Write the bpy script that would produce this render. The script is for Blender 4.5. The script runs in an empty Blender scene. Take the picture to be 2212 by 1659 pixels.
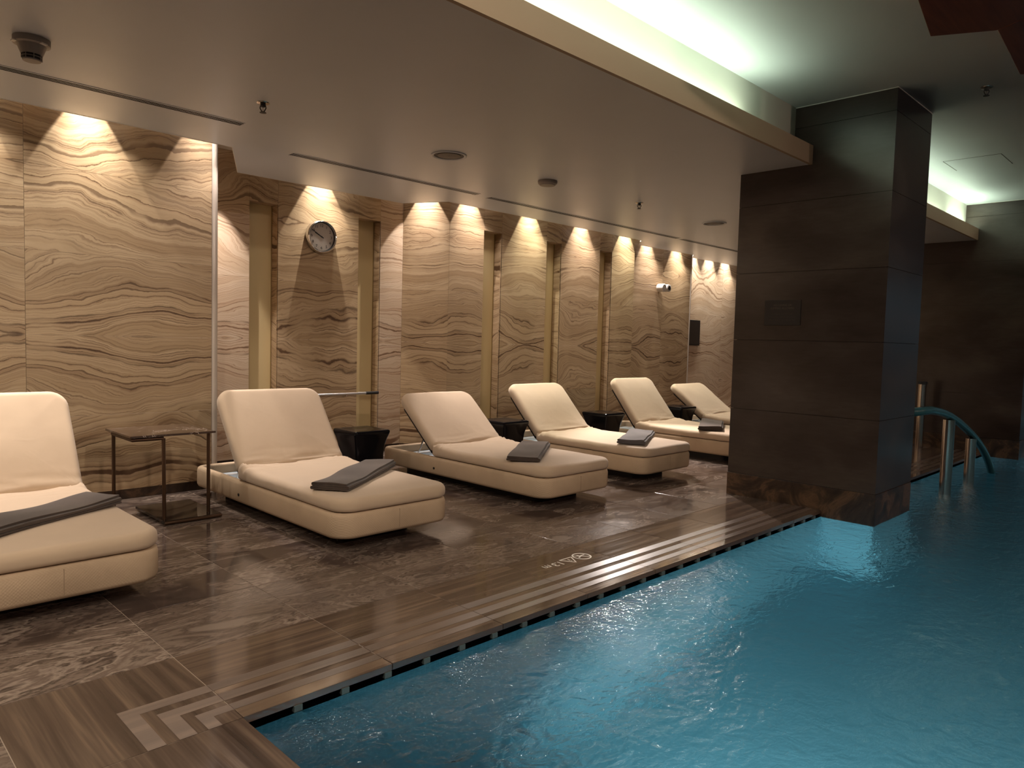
import bpy, math, random
from mathutils import Vector, Matrix, noise as mnoise
random.seed(7)
sc = bpy.context.scene
COL = sc.collection

# ------------------------------------------------------------------ camera
H = 1.28
yaw, pitch, roll, FPX = math.radians(44.9453), math.radians(-3.4118), math.radians(1.5285), 1571.14
f = Vector((math.cos(yaw)*math.cos(pitch), math.sin(yaw)*math.cos(pitch), math.sin(pitch)))
r0 = Vector((math.sin(yaw), -math.cos(yaw), 0)); u0 = r0.cross(f)
rr = math.cos(roll)*r0 + math.sin(roll)*u0
uu = -math.sin(roll)*r0 + math.cos(roll)*u0
cd = bpy.data.cameras.new('camera'); cam = bpy.data.objects.new('camera', cd); COL.objects.link(cam)
cam.matrix_world = Matrix(((rr.x, uu.x, -f.x, 0), (rr.y, uu.y, -f.y, 0), (rr.z, uu.z, -f.z, H), (0, 0, 0, 1)))
cd.sensor_fit = 'HORIZONTAL'; cd.sensor_width = 36.0; cd.lens = 36.0*FPX/2212.0; cd.clip_start = 0.02
sc.camera = cam

# ------------------------------------------------------------------ world, exposure
w = bpy.data.worlds.new('world'); sc.world = w; w.use_nodes = True
w.node_tree.nodes['Background'].inputs[0].default_value = (0.010, 0.010, 0.012, 1)
w.node_tree.nodes['Background'].inputs[1].default_value = 1.0
vs = sc.view_settings
vs.view_transform = 'Standard'; vs.look = 'None'; vs.exposure = 0.48; vs.gamma = 1.0; vs.use_curve_mapping = False
cy = sc.cycles
cy.use_denoising = True; cy.max_bounces = 10; cy.diffuse_bounces = 5; cy.glossy_bounces = 5; cy.transmission_bounces = 8
cy.caustics_reflective = False; cy.caustics_refractive = False; cy.sample_clamp_indirect = 6.0; cy.blur_glossy = 0.5

# key levels
ZC, ZH, ZS = 2.74, 3.207, 3.14          # low ceiling, high ceiling, slot ceiling
ZW, ZB = -0.047, -1.42                   # water level, pool bottom
SLOT = 0.22

# ------------------------------------------------------------------ lamps hidden in the slot between ceiling and stone wall
WARM = (1.0, 0.90, 0.79); PINK = (1.0, 0.88, 0.82); LEMON = (1.0, 0.95, 0.78)
def spot(name, loc, tgt, power, size, blend, color, radius=0.02):
    d = bpy.data.lights.new(name, 'SPOT'); d.energy = power; d.spot_size = math.radians(size); d.spot_blend = blend
    d.color = color; d.shadow_soft_size = radius
    o = bpy.data.objects.new(name, d); COL.objects.link(o); o.location = loc
    v = Vector(tgt)-Vector(loc); o.rotation_euler = v.to_track_quat('-Z', 'Y').to_euler()
    return o
def area(name, loc, tgt, power, sx, sy, color, up=None):
    d = bpy.data.lights.new(name, 'AREA'); d.shape = 'RECTANGLE'; d.size = sx; d.size_y = sy; d.energy = power; d.color = color
    o = bpy.data.objects.new(name, d); COL.objects.link(o); o.location = loc
    v = Vector(tgt)-Vector(loc); o.rotation_euler = v.to_track_quat('-Z', 'Y').to_euler()
    return o
P_SPOT, P_CORE, P_FLOOD, P_BACK = 50.0, 76.0, 11.0, 200.0
def wash(x, y, nx, ny, c, k=1.0):
    """one reflector lamp: a wide rim that draws the scallop and a narrow, strong core"""
    spot('slot_spot', (x+nx*0.10, y+ny*0.10, 3.10), (x+nx*0.10, y+ny*0.10, 0), P_SPOT*k, 58, 0.10, c, 0.010)
    spot('slot_core', (x+nx*0.11, y+ny*0.11, 3.09), (x+nx*0.08, y+ny*0.08, 0), P_CORE*k, 56, 1.0, c, 0.012)
FIX = [(-0.85,5.92,WARM),(-0.05,5.92,WARM),(0.75,5.92,WARM),(1.555,5.92,WARM),(2.36,5.92,PINK),
       (3.90,6.74,WARM),(5.525,6.28,PINK),(6.513,6.28,LEMON),(7.508,6.28,PINK),(8.484,6.28,LEMON),
       (9.43,6.56,PINK),(10.26,6.56,WARM),(11.08,6.76,WARM),(11.63,6.76,WARM),(12.2,6.76,WARM)]
for i, (x, yw, c) in enumerate(FIX):
    wash(x, yw, 0, -1, c, 0.4 if x == 2.36 else 1.0)
    spot('slot_flood', (x+0.17, yw-0.14, 2.768), (x+0.17, yw-1.85, 0), P_FLOOD, 150, 0.5, c, 0.022)
for x, yw, tx, c in ((0.86,5.92,0.86,PINK),(2.62,6.55,2.68,PINK),(5.02,6.35,4.72,PINK),(5.95,6.28,5.97,LEMON),(7.68,6.28,7.70,LEMON),(9.30,6.56,9.30,LEMON),(-0.7,5.92,-0.7,WARM)):
    spot('slot_accent', (x, yw-0.15, 2.80), (tx, 5.10, 0.50), P_BACK, 36, 0.45, c, 0.02)
spot('slot_accent', (8.25, 6.10, 2.75), (6.1, 3.5, 0.0), 700.0, 44, 0.6, PINK, 0.03)
dn = Vector((-0.838, -0.546, 0))
wash(5.10, 6.51, dn.x, dn.y, PINK)
spot('slot_spot', (2.82, 6.47, 2.93), (2.82, 6.50, 0), P_SPOT*1.5, 54, 0.25, PINK, 0.012)
spot('slot_core', (2.82, 6.47, 2.92), (2.82, 6.55, 0), P_CORE, 50, 1.0, PINK, 0.012)
# cove strip lamps lying in the trough behind the fascia
COVE = (0.83, 1.0, 0.77)
for x0, x1, p in ((-3.0, -0.6, 9), (-0.4, 2.0, 9), (2.2, 4.9, 13), (6.9, 9.9, 10), (10.1, 10.85, 6), (12.0, 15.0, 10)):
    o = area('cove_strip', ((x0+x1)/2, 2.545, 2.874), ((x0+x1)/2, 2.545, 4), p*0.56, x1-x0, 0.04, COVE); o.rotation_euler = (math.pi, 0, 0)
# unseen warm spots added around the camera to light the lounger fronts
for x, y, z, tx, ty, p in ((0.1, 1.2, ZH-0.01, 1.6, 3.4, 150), (-1.6, 3.4, ZC-0.01, -1.0, 3.6, 120), (-2.2, 0.4, ZH-0.01, -0.5, 2.2, 120), (1.7, -0.7, ZH-0.01, 3.4, 4.2, 190)):
    spot('bay_fill_spot', (x, y, z), (tx, ty, 0), p, 120, 0.8, (1.0, 0.84, 0.68), 0.05)
# unseen fill added opposite for the column side and lamps on the far end
for x in (3.0, 6.5, 10.0, 13.5):
    spot('hall_fill_spot', (x, -4.2, ZH-0.01), (x, -1.2, 0), 170.0, 130, 0.8, (1.0, 0.72, 0.58), 0.05)
for y in (-3.0, 0.5): spot('end_wall_lamp', (16.4, y, 3.1), (18.2, y, 1.2), 60.0, 110, 0.6, (0.72, 0.92, 1.0), 0.05)
# pool lamps on the end wall under water and further along the basin
POOLC = (0.70, 0.94, 1.0)
for loc, tgt, p, sz in (((1.10, 0.55, -0.55), (3.55, 1.05, -1.42), 330, 90), ((1.10, 1.3, -0.6), (5.8, 2.08, -0.65), 150, 24), ((1.10, -2.4, -0.55), (3.8, -1.8, -1.42), 330, 100),
                        ((8.0, -5.7, -0.6), (8, -1, -1.2), 110, 110), ((14.0, -5.7, -0.6), (14, -1, -1.2), 150, 110), ((11.5, 2.2, -0.6), (13, -0.5, -1.2), 70, 110)):
    spot('pool_lamp', loc, tgt, p, sz, 1.0, POOLC, 0.08)

# ------------------------------------------------------------------ helpers
def link(o, parent=None):
    COL.objects.link(o)
    if parent is not None: o.parent = parent
    return o
def tag(o, label=None, cat=None, group=None, kind=None):
    if label: o['label'] = label
    if cat: o['category'] = cat
    if group: o['group'] = group
    if kind: o['kind'] = kind
    return o
def empty(name, loc=(0,0,0), rz=0.0, label=None, cat=None, group=None, kind=None):
    o = bpy.data.objects.new(name, None); COL.objects.link(o); o.location = loc; o.rotation_euler = (0,0,rz)
    o.empty_display_size = 0.1
    return tag(o, label, cat, group, kind)
class MB:
    def __init__(s): s.v = []; s.f = []; s.uv = {}
    def add(s, vs_, fs):
        b = len(s.v); s.v += [tuple(v) for v in vs_]; s.f += [tuple(b+i for i in q) for q in fs]; return b
    def box(s, x0, x1, y0, y1, z0, z1):
        s.add([(x0,y0,z0),(x1,y0,z0),(x1,y1,z0),(x0,y1,z0),(x0,y0,z1),(x1,y0,z1),(x1,y1,z1),(x0,y1,z1)],
              [(0,3,2,1),(4,5,6,7),(0,1,5,4),(1,2,6,5),(2,3,7,6),(3,0,4,7)]); return s
    def obox(s, c, ax, ay, az, hx, hy, hz):
        c, ax, ay, az = Vector(c), Vector(ax), Vector(ay), Vector(az)
        P = [c+ax*(hx*i)+ay*(hy*j)+az*(hz*k) for k in (-1,1) for (i,j) in ((-1,-1),(1,-1),(1,1),(-1,1))]
        s.add(P, [(0,3,2,1),(4,5,6,7),(0,1,5,4),(1,2,6,5),(2,3,7,6),(3,0,4,7)]); return s
    def prism(s, poly, z0, z1):
        n = len(poly)
        s.add([(x,y,z0) for x,y in poly]+[(x,y,z1) for x,y in poly],
              [tuple(range(n-1,-1,-1)), tuple(range(n,2*n))]+[(i,(i+1)%n,n+(i+1)%n,n+i) for i in range(n)]); return s
    def loops(s, L, cap0=True, cap1=True, closed=True):
        n = len(L[0]); b = len(s.v)
        for l in L: s.v += [tuple(p) for p in l]
        for k in range(len(L)-1):
            for i in range(n if closed else n-1):
                j = (i+1) % n
                s.f.append((b+k*n+i, b+k*n+j, b+(k+1)*n+j, b+(k+1)*n+i))
        if cap0: s.f.append(tuple(b+i for i in range(n-1,-1,-1)))
        if cap1: s.f.append(tuple(b+(len(L)-1)*n+i for i in range(n)))
        return s
    def lathe(s, prof, c=(0,0,0), n=32, axis='z', cap0=True, cap1=True):
        L = []
        for rad, h in prof:
            l = []
            for i in range(n):
                a = 2*math.pi*i/n; p = (rad*math.cos(a), rad*math.sin(a), h)
                if axis == 'y': p = (p[0], -p[2], p[1])      # +h points to -y
                if axis == 'x': p = (-p[2], p[0], p[1])      # +h points to -x
                l.append((p[0]+c[0], p[1]+c[1], p[2]+c[2]))
            L.append(l)
        return s.loops(L, cap0, cap1)
    def tube(s, path, rad, n=12, caps=True):
        P = [Vector(p) for p in path]; L = []
        t0 = (P[1]-P[0]).normalized(); ref = Vector((0,0,1)) if abs(t0.z) < 0.9 else Vector((1,0,0))
        a = t0.cross(ref).normalized()
        for i, p in enumerate(P):
            t = (P[min(i+1,len(P)-1)]-P[max(i-1,0)]).normalized()
            a = (a - t*a.dot(t)).normalized(); b = t.cross(a)
            k = 1.0
            if 0 < i < len(P)-1:
                c_ = (P[i]-P[i-1]).normalized().dot((P[i+1]-P[i]).normalized()); k = 1.0/max(0.5, math.sqrt((1+c_)/2))
            l = []
            for j in range(n):
                th = 2*math.pi*j/n; l.append(p + (a*math.cos(th)+b*math.sin(th))*rad*(k if 0 else 1.0))
            L.append(l)
        return s.loops(L, caps, caps)
    def build(s, name, mat, parent=None, smooth=None, loc=None, bevel=0.0, uvf=None):
        me = bpy.data.meshes.new(name); me.from_pydata(s.v, [], s.f); me.update()
        import bmesh
        bm = bmesh.new(); bm.from_mesh(me); bmesh.ops.recalc_face_normals(bm, faces=bm.faces)
        if bevel > 0:
            bmesh.ops.bevel(bm, geom=list(bm.edges), offset=bevel, segments=2, profile=0.6, affect='EDGES', clamp_overlap=True)
        bm.to_mesh(me); bm.free()
        if mat is not None: me.materials.append(mat)
        if smooth is not None:
            me.shade_smooth()
            if smooth < 179: me.set_sharp_from_angle(angle=math.radians(smooth))
        if uvf is not None:
            ul = me.uv_layers.new(name='UVMap')
            for lp in me.loops: ul.data[lp.index].uv = uvf(me.vertices[lp.vertex_index].co)
        o = bpy.data.objects.new(name, me); link(o, parent)
        if loc is not None: o.location = loc
        return o
def copy_tree(o, parent=None):
    c = o.copy(); COL.objects.link(c); c.parent = parent
    for ch in o.children: copy_tree(ch, c)
    return c
def rrect(x0, x1, y0, y1, rc, n=8):
    """rounded rectangle outline; rc one radius or four (ll, lr, ur, ul)"""
    if not isinstance(rc, (tuple, list)): rc = (rc,)*4
    out = []
    for (cx, cy_, sx, sy, a0, rad) in ((x0,y0,1,1,180,rc[0]),(x1,y0,-1,1,270,rc[1]),(x1,y1,-1,-1,0,rc[2]),(x0,y1,1,-1,90,rc[3])):
        ox, oy = cx+sx*rad, cy_+sy*rad
        for i in range(n+1):
            a = math.radians(a0+90*i/n); out.append((ox+rad*math.cos(a), oy+rad*math.sin(a)))
    return out
def dense(poly, m):
    """subdivide the long sides of an outline so that it can be wrinkled"""
    out = []
    for i in range(len(poly)):
        a, b = poly[i], poly[(i+1) % len(poly)]
        L = math.hypot(b[0]-a[0], b[1]-a[1]); k = max(1, int(L/m))
        for j in range(k): out.append((a[0]+(b[0]-a[0])*j/k, a[1]+(b[1]-a[1])*j/k))
    return out

# ------------------------------------------------------------------ materials
class N:
    """small node builder"""
    def __init__(s, name):
        s.m = bpy.data.materials.new(name); s.m.use_nodes = True; s.t = s.m.node_tree; s.n = s.t.nodes; s.l = s.t.links
        s.n.clear(); s.out = s.n.new('ShaderNodeOutputMaterial'); s.b = s.n.new('ShaderNodeBsdfPrincipled')
        s.l.new(s.b.outputs[0], s.out.inputs[0])
    def put(s, sock, v):
        if hasattr(v, 'is_linked') or isinstance(v, bpy.types.NodeSocket): s.l.new(v, sock)
        else: sock.default_value = v
    def set(s, **k):
        names = dict(base='Base Color', rough='Roughness', metal='Metallic', spec='Specular IOR Level', ior='IOR', trans='Transmission Weight',
                     normal='Normal', coat='Coat Weight', coatr='Coat Roughness', sheen='Sheen Weight', emit='Emission Color', emits='Emission Strength')
        for a, v in k.items():
            if a in ('base','emit') and isinstance(v, tuple) and len(v) == 3: v = (*v, 1)
            s.put(s.b.inputs[names[a]], v)
        return s
    def math(s, op, a, b=0.0, c=0.0, clamp=False):
        n = s.n.new('ShaderNodeMath'); n.operation = op; n.use_clamp = clamp
        s.put(n.inputs[0], a); s.put(n.inputs[1], b); s.put(n.inputs[2], c); return n.outputs[0]
    def coord(s, which='Object'):
        return s.n.new('ShaderNodeTexCoord').outputs[which]
    def geo(s): return s.n.new('ShaderNodeNewGeometry').outputs['Position']
    def rand(s): return s.n.new('ShaderNodeObjectInfo').outputs['Random']
    def mapping(s, v, scale=(1,1,1), loc=(0,0,0), rot=(0,0,0)):
        n = s.n.new('ShaderNodeMapping'); s.put(n.inputs['Vector'], v); s.put(n.inputs['Location'], loc); n.inputs['Rotation'].default_value = rot
        n.inputs['Scale'].default_value = scale; return n.outputs[0]
    def comb(s, x, y, z):
        n = s.n.new('ShaderNodeCombineXYZ'); s.put(n.inputs[0], x); s.put(n.inputs[1], y); s.put(n.inputs[2], z); return n.outputs[0]
    def sep(s, v):
        n = s.n.new('ShaderNodeSeparateXYZ'); s.put(n.inputs[0], v); return n.outputs
    def vadd(s, a, b):
        n = s.n.new('ShaderNodeVectorMath'); n.operation = 'ADD'; s.put(n.inputs[0], a); s.put(n.inputs[1], b); return n.outputs[0]
    def noise(s, v=None, scale=5.0, detail=2.0, rough=0.5, dist=0.0, dim='3D', w=None, color=False):
        n = s.n.new('ShaderNodeTexNoise'); n.noise_dimensions = dim
        if v is not None and dim != '1D': s.put(n.inputs['Vector'], v)
        if w is not None: s.put(n.inputs['W'], w)
        n.inputs['Scale'].default_value = scale; n.inputs['Detail'].default_value = detail; n.inputs['Roughness'].default_value = rough
        n.inputs['Distortion'].default_value = dist
        return n.outputs[1 if color else 0]
    def ramp(s, v, stops, interp='LINEAR'):
        n = s.n.new('ShaderNodeValToRGB'); s.put(n.inputs[0], v); e = n.color_ramp.elements; n.color_ramp.interpolation = interp
        e[0].position, e[0].color = stops[0][0], (*stops[0][1], 1); e[1].position, e[1].color = stops[-1][0], (*stops[-1][1], 1)
        for p, c in stops[1:-1]:
            k = e.new(p); k.color = (*c, 1)
        return n.outputs[0]
    def map(s, v, a, b, c=0.0, d=1.0, smooth=False):
        n = s.n.new('ShaderNodeMapRange'); n.interpolation_type = 'SMOOTHSTEP' if smooth else 'LINEAR'
        s.put(n.inputs[0], v); n.inputs[1].default_value = a; n.inputs[2].default_value = b; n.inputs[3].default_value = c; n.inputs[4].default_value = d
        return n.outputs[0]
    def mix(s, fac, a, b, mode='MIX'):
        n = s.n.new('ShaderNodeMix'); n.data_type = 'RGBA'; n.blend_type = mode
        s.put(n.inputs[0], fac)
        for k, v in ((6, a), (7, b)):
            if isinstance(v, tuple) and len(v) == 3: v = (*v, 1)
            s.put(n.inputs[k], v)
        return n.outputs[2]
    def bump(s, h, strength=0.2, dist=0.01):
        n = s.n.new('ShaderNodeBump'); s.put(n.inputs['Height'], h); n.inputs['Strength'].default_value = strength; n.inputs['Distance'].default_value = dist
        return n.outputs[0]

def plain(name, base, rough=0.5, metal=0.0, **k):
    return N(name).set(base=base, rough=rough, metal=metal, **k).m

def mat_sandstone(name, light, mid, dark, vein):
    n = N(name); uv = n.coord('UV')
    u, v, _ = n.sep(uv)
    low = n.noise(n.comb(n.math('MULTIPLY', u, 0.55), n.math('MULTIPLY', v, 0.8), 0.0), 1.3, 1.0, 0.45, 0.0, '2D')
    midn = n.noise(n.comb(n.math('MULTIPLY', u, 0.7), v, 0.0), 4.2, 2.0, 0.5, 0.0, '2D')
    fine = n.noise(n.comb(u, n.math('MULTIPLY', v, 1.2), 0.0), 26.0, 3.0, 0.6, 0.0, '2D')
    h = n.math('MULTIPLY_ADD', n.math('SUBTRACT', low, 0.5), 0.66, v)
    h = n.math('MULTIPLY_ADD', n.math('SUBTRACT', midn, 0.5), 0.105, h)
    h = n.math('MULTIPLY_ADD', n.math('SUBTRACT', fine, 0.5), 0.010, h)
    band = n.noise(None, 9.0, 4.0, 0.6, 0, '1D', h)
    col = n.ramp(band, [(0.22, dark), (0.42, mid), (0.62, light), (0.80, mid)])
    cloud = n.noise(uv, 2.2, 3.0, 0.55, 0, '2D')
    col = n.mix(n.map(cloud, 0.3, 0.75, 0.0, 0.55), col, mid)
    def strata(freq, wdt, lo, hi, sd, shade, pw):
        """thin veins of even width, each with its own strength, and a soft stain on one side"""
        g = n.math('ADD', n.math('MULTIPLY', h, freq), n.math('MULTIPLY', n.noise(None, freq*0.45, 1.0, 0.5, 0, '1D', n.math('ADD', h, sd)), 2.6))
        fr_ = n.math('FRACT', g); idn = n.math('FLOOR', n.math('ADD', g, 0.5))
        d = n.math('MINIMUM', fr_, n.math('SUBTRACT', 1.0, fr_))
        wn = n.n.new('ShaderNodeTexWhiteNoise'); wn.noise_dimensions = '1D'; n.l.new(n.math('ADD', idn, sd), wn.inputs['W'])
        stg = n.math('POWER', wn.outputs[0], pw)
        mk = n.map(n.noise(n.comb(n.math('MULTIPLY', u, 0.9), n.math('ADD', v, sd), 0.0), 2.8, 2.0, 0.5, 0, '2D'), lo, hi, 0.12, 1.0, True)
        k = n.math('MULTIPLY', stg, mk)
        ln = n.math('MULTIPLY', n.map(d, wdt*0.25, wdt, 1.0, 0.0, True), k)
        st = n.math('MULTIPLY', n.map(fr_, 0.0, 0.55, 1.0, 0.0, True), n.math('MULTIPLY', k, shade))
        return ln, st
    l1, s1 = strata(8.0, 0.050, 0.40, 0.58, 3.7, 0.42, 1.5)
    l2, s2 = strata(25.0, 0.105, 0.28, 0.52, 11.3, 0.40, 1.1)
    l3, s3 = strata(66.0, 0.20, 0.22, 0.55, 23.9, 0.0, 0.9)
    col = n.mix(n.math('ADD', s1, s2, 0.0, True), col, tuple(c*1.6 for c in vein))
    col = n.mix(n.math('MULTIPLY', l3, 0.62), col, tuple(c*1.25 for c in vein))
    col = n.mix(n.math('MULTIPLY', l2, 0.92), col, tuple(c*0.85 for c in vein))
    col = n.mix(n.math('MULTIPLY', l1, 1.0), col, tuple(c*0.45 for c in vein))
    n.set(base=col, rough=n.map(fine, 0.3, 0.7, 0.38, 0.52), spec=0.35)
    n.set(normal=n.bump(n.math('SUBTRACT', fine, n.math('MULTIPLY', l1, 0.8)), 0.10, 0.004))
    return n.m
STONE = mat_sandstone('sandstone_beige', (0.58, 0.435, 0.275), (0.48, 0.345, 0.205), (0.37, 0.245, 0.135), (0.12, 0.06, 0.028))
STONE_PALE = mat_sandstone('sandstone_pale', (0.62, 0.50, 0.37), (0.56, 0.43, 0.30), (0.46, 0.34, 0.225), (0.24, 0.135, 0.075))

def mat_marble_floor(name, grain):
    """dark brown polished marble, object random shifts the pattern from tile to tile"""
    n = N(name); p = n.geo(); rnd = n.rand()
    off = n.comb(n.math('MULTIPLY', rnd, 0.0), 0.0, n.math('MULTIPLY', rnd, 3.0))
    q = n.vadd(p, off)
    if grain == 'swirl':
        sh = n.mapping(q, (0.62, 1.5, 1.0))
        wv = n.noise(sh, 1.25, 5.0, 0.58, 1.9)
        w2 = n.noise(n.mapping(q, (1.0, 2.6, 1.0)), 3.4, 5.0, 0.62, 1.5)
        t = n.math('MULTIPLY_ADD', n.math('SUBTRACT', w2, 0.5), 0.38, wv)
        t = n.math('ADD', t, n.map(n.sep(p)[1], 2.93, 3.42, 0.10, 0.0, True))      # the first row of slabs is cut from paler veined stone
        col = n.ramp(t, [(0.30, (0.045, 0.032, 0.027)), (0.43, (0.080, 0.057, 0.047)), (0.49, (0.19, 0.142, 0.115)), (0.525, (0.050, 0.035, 0.029)),
                         (0.565, (0.31, 0.245, 0.20)), (0.60, (0.13, 0.094, 0.077)), (0.65, (0.23, 0.178, 0.143)), (0.69, (0.075, 0.053, 0.044)), (0.76, (0.30, 0.24, 0.195))])
        br = n.noise(q, 0.55, 2.0, 0.5)
        col = n.mix(n.map(br, 0.38, 0.58, 0.50, 0.0, True), col, (0.062, 0.044, 0.037))
        rg = n.map(t, 0.3, 0.8, 0.08, 0.17)
        bh = n.noise(q, 18.0, 3.0, 0.6)
    else:
        sc_ = (0.45, 9.0, 1.0) if grain == 'x' else (9.0, 0.45, 1.0)
        sf = (1.2, 40.0, 1.0) if grain == 'x' else (40.0, 1.2, 1.0)
        g = n.noise(n.mapping(q, sc_), 1.5, 3.0, 0.6, 0.5)
        gf = n.noise(n.mapping(q, sf), 1.5, 3.0, 0.6, 0.4)
        t = n.math('MULTIPLY_ADD', n.math('SUBTRACT', gf, 0.5), 0.35, g)
        col = n.ramp(t, [(0.28, (0.046, 0.031, 0.024)), (0.45, (0.078, 0.053, 0.040)), (0.55, (0.110, 0.076, 0.056)), (0.66, (0.165, 0.115, 0.080)), (0.80, (0.105, 0.072, 0.052))])
        rg = n.map(gf, 0.3, 0.7, 0.06, 0.12); bh = gf
    n.set(base=col, rough=rg, spec=0.5, normal=n.bump(bh, 0.05, 0.002))
    return n.m
TILE = mat_marble_floor('brown_marble', 'swirl'); COPX = mat_marble_floor('grained_marble_x', 'x'); COPY = mat_marble_floor('grained_marble_y', 'y')
def mat_strip(name, k, rough):
    n = N(name); p = n.geo(); sc_ = (0.45, 9.0, 1.0); g = n.noise(n.mapping(p, sc_), 1.5, 3.0, 0.6, 0.5); gf = n.noise(n.mapping(p, (1.2, 40, 1)), 1.5, 3.0, 0.6, 0.4)
    t = n.math('MULTIPLY_ADD', n.math('SUBTRACT', gf, 0.5), 0.35, g)
    n.set(base=n.ramp(t, [(0.3, (0.078*k, 0.054*k, 0.041*k)), (0.55, (0.112*k, 0.079*k, 0.059*k)), (0.75, (0.15*k, 0.108*k, 0.08*k))]), rough=rough, spec=0.5); return n.m
STRIP = mat_strip('matt_grip_strip', 1.45, 0.34); STRIPX = mat_strip('fine_grip_strip', 1.1, 0.28)
def mat_slate():
    n = N('dark_bronze_slate'); p = n.geo(); s_ = n.mapping(p, (1.0, 1.0, 2.2))
    a = n.noise(s_, 1.1, 3.0, 0.5, 0.3); b = n.noise(n.mapping(p, (5, 5, 26)), 1.8, 4.0, 0.6, 0.2)
    t = n.math('MULTIPLY_ADD', n.math('SUBTRACT', b, 0.5), 0.22, a)
    n.set(base=n.ramp(t, [(0.28, (0.030, 0.021, 0.018)), (0.52, (0.048, 0.035, 0.030)), (0.78, (0.080, 0.062, 0.050))]),
          rough=n.map(t, 0.3, 0.8, 0.16, 0.27), spec=0.5, normal=n.bump(b, 0.06, 0.003)); return n.m
SLATE = mat_slate()
def mat_plinth():
    n = N('mottled_dark_marble'); p = n.geo(); a = n.noise(p, 3.2, 6.0, 0.65, 1.8)
    n.set(base=n.ramp(a, [(0.34, (0.018, 0.011, 0.008)), (0.50, (0.05, 0.030, 0.020)), (0.60, (0.13, 0.075, 0.042)), (0.66, (0.05, 0.03, 0.02)), (0.78, (0.21, 0.14, 0.09))]), rough=0.3); return n.m
PLINTH = mat_plinth()
def mat_paint(name, base, rough, spec=0.5):
    n = N(name); a = n.noise(n.geo(), 1.6, 3.0, 0.5)
    n.set(base=n.mix(n.map(a, 0.3, 0.7), tuple(c*0.96 for c in base), base), rough=rough, spec=spec, normal=n.bump(n.noise(n.geo(), 3.0, 2.0, 0.5), 0.05, 0.02)); return n.m
CEIL = mat_paint('ceiling_satin_paint', (0.60, 0.645, 0.71), 0.36, 0.6)
CEILH = mat_paint('high_ceiling_paint', (0.73, 0.78, 0.79), 0.55, 0.4)
FASC = mat_paint('fascia_paint', (0.42, 0.315, 0.215), 0.55, 0.3)
COVEP = mat_paint('cove_paint', (0.72, 0.70, 0.62), 0.6, 0.3)
SLOTP = mat_paint('slot_paint', (0.66, 0.60, 0.53), 0.6, 0.3)
DARKW = mat_paint('far_wall_paint', (0.075, 0.075, 0.075), 0.5, 0.4)
GROUT = plain('grout', (0.34, 0.27, 0.21), 0.75)
JOINT = plain('pale_joint', (0.66, 0.56, 0.44), 0.8)
DJOINT = plain('dark_joint', (0.016, 0.012, 0.010), 0.7)
GOLD = plain('brushed_gold_panel', (0.70, 0.56, 0.30), 0.45, 0.1)
GOLDE = plain('gold_edge', (0.40, 0.29, 0.13), 0.35, 0.6)
TRIM = plain('polished_pale_stone', (0.60, 0.52, 0.44), 0.22, 0.0, spec=0.7)
def mat_fabric(name, base, scale=900):
    n = N(name); p = n.coord('Object'); a = n.noise(p, scale, 2.0, 0.6); b = n.noise(p, 2.6, 4.0, 0.6)
    col = n.mix(n.map(b, 0.35, 0.72, 0.0, 0.35), base, tuple(c*0.78 for c in base))
    n.set(base=col, rough=0.85, spec=0.2, sheen=0.25, normal=n.bump(n.math('ADD', a, n.math('MULTIPLY', n.noise(p, 9.0, 3.0, 0.6), 3.0)), 0.18, 0.003)); return n.m
FAB = mat_fabric('towelling_cover', (0.60, 0.46, 0.325)); 
def mat_base_fabric():
    n = N('woven_base_fabric'); p = n.coord('Object'); b = n.noise(p, 3.0, 4.0, 0.6)
    x, y, z = n.sep(p); wv = n.math('SINE', n.math('MULTIPLY', n.math('ADD', x, y), 420.0)); wz = n.math('SINE', n.math('MULTIPLY', z, 420.0))
    n.set(base=n.mix(n.map(b, 0.4, 0.75, 0.0, 0.6), (0.56, 0.42, 0.285), (0.38, 0.28, 0.185)), rough=0.8, spec=0.25,
          normal=n.bump(n.math('MULTIPLY', wv, wz), 0.25, 0.0015)); return n.m
BASEF = mat_base_fabric()
PANELB = plain('black_backing', (0.010, 0.010, 0.011), 0.45)
TRAY = plain('grey_steel_tray', (0.42, 0.47, 0.50), 0.38, 0.4)
def mat_towel(name, base):
    n = N(name); p = n.coord('Object'); a = n.noise(p, 500, 2.0, 0.6); b = n.noise(p, 6.0, 3.0, 0.6)
    n.set(base=n.mix(n.map(b, 0.3, 0.7), base, tuple(c*1.5 for c in base)), rough=0.95, spec=0.1, sheen=0.3, normal=n.bump(a, 0.3, 0.003)); return n.m
TOWEL = mat_towel('dark_taupe_towel', (0.055, 0.040, 0.032)); TOWELG = mat_towel('grey_towel', (0.085, 0.075, 0.075))
BLACKG = plain('glossy_black_glaze', (0.005, 0.005, 0.007), 0.14, 0.0, spec=0.28)
CHROME = plain('chrome', (0.72, 0.70, 0.68), 0.12, 1.0)
STEEL = plain('brushed_steel', (0.62, 0.55, 0.48), 0.22, 1.0)
ALU = plain('aluminium_pole', (0.78, 0.78, 0.78), 0.28, 0.9)
BRONZE = plain('bronze_tube', (0.105, 0.060, 0.036), 0.32, 0.75)
def mat_tabletop():
    n = N('brown_vein_marble'); p = n.coord('Object'); a = n.noise(p, 5.0, 5.0, 0.6, 1.5); d = n.math('ABSOLUTE', n.math('SUBTRACT', a, 0.52))
    ln = n.map(d, 0.0, 0.016, 1.0, 0.0, True); mk = n.map(n.noise(p, 4.0, 2.0, 0.5), 0.45, 0.6, 0, 1, True)
    n.set(base=n.mix(n.math('MULTIPLY', ln, mk), (0.075, 0.045, 0.03), (0.62, 0.5, 0.42)), rough=0.12, spec=0.6); return n.m
TTOP = mat_tabletop()
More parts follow.
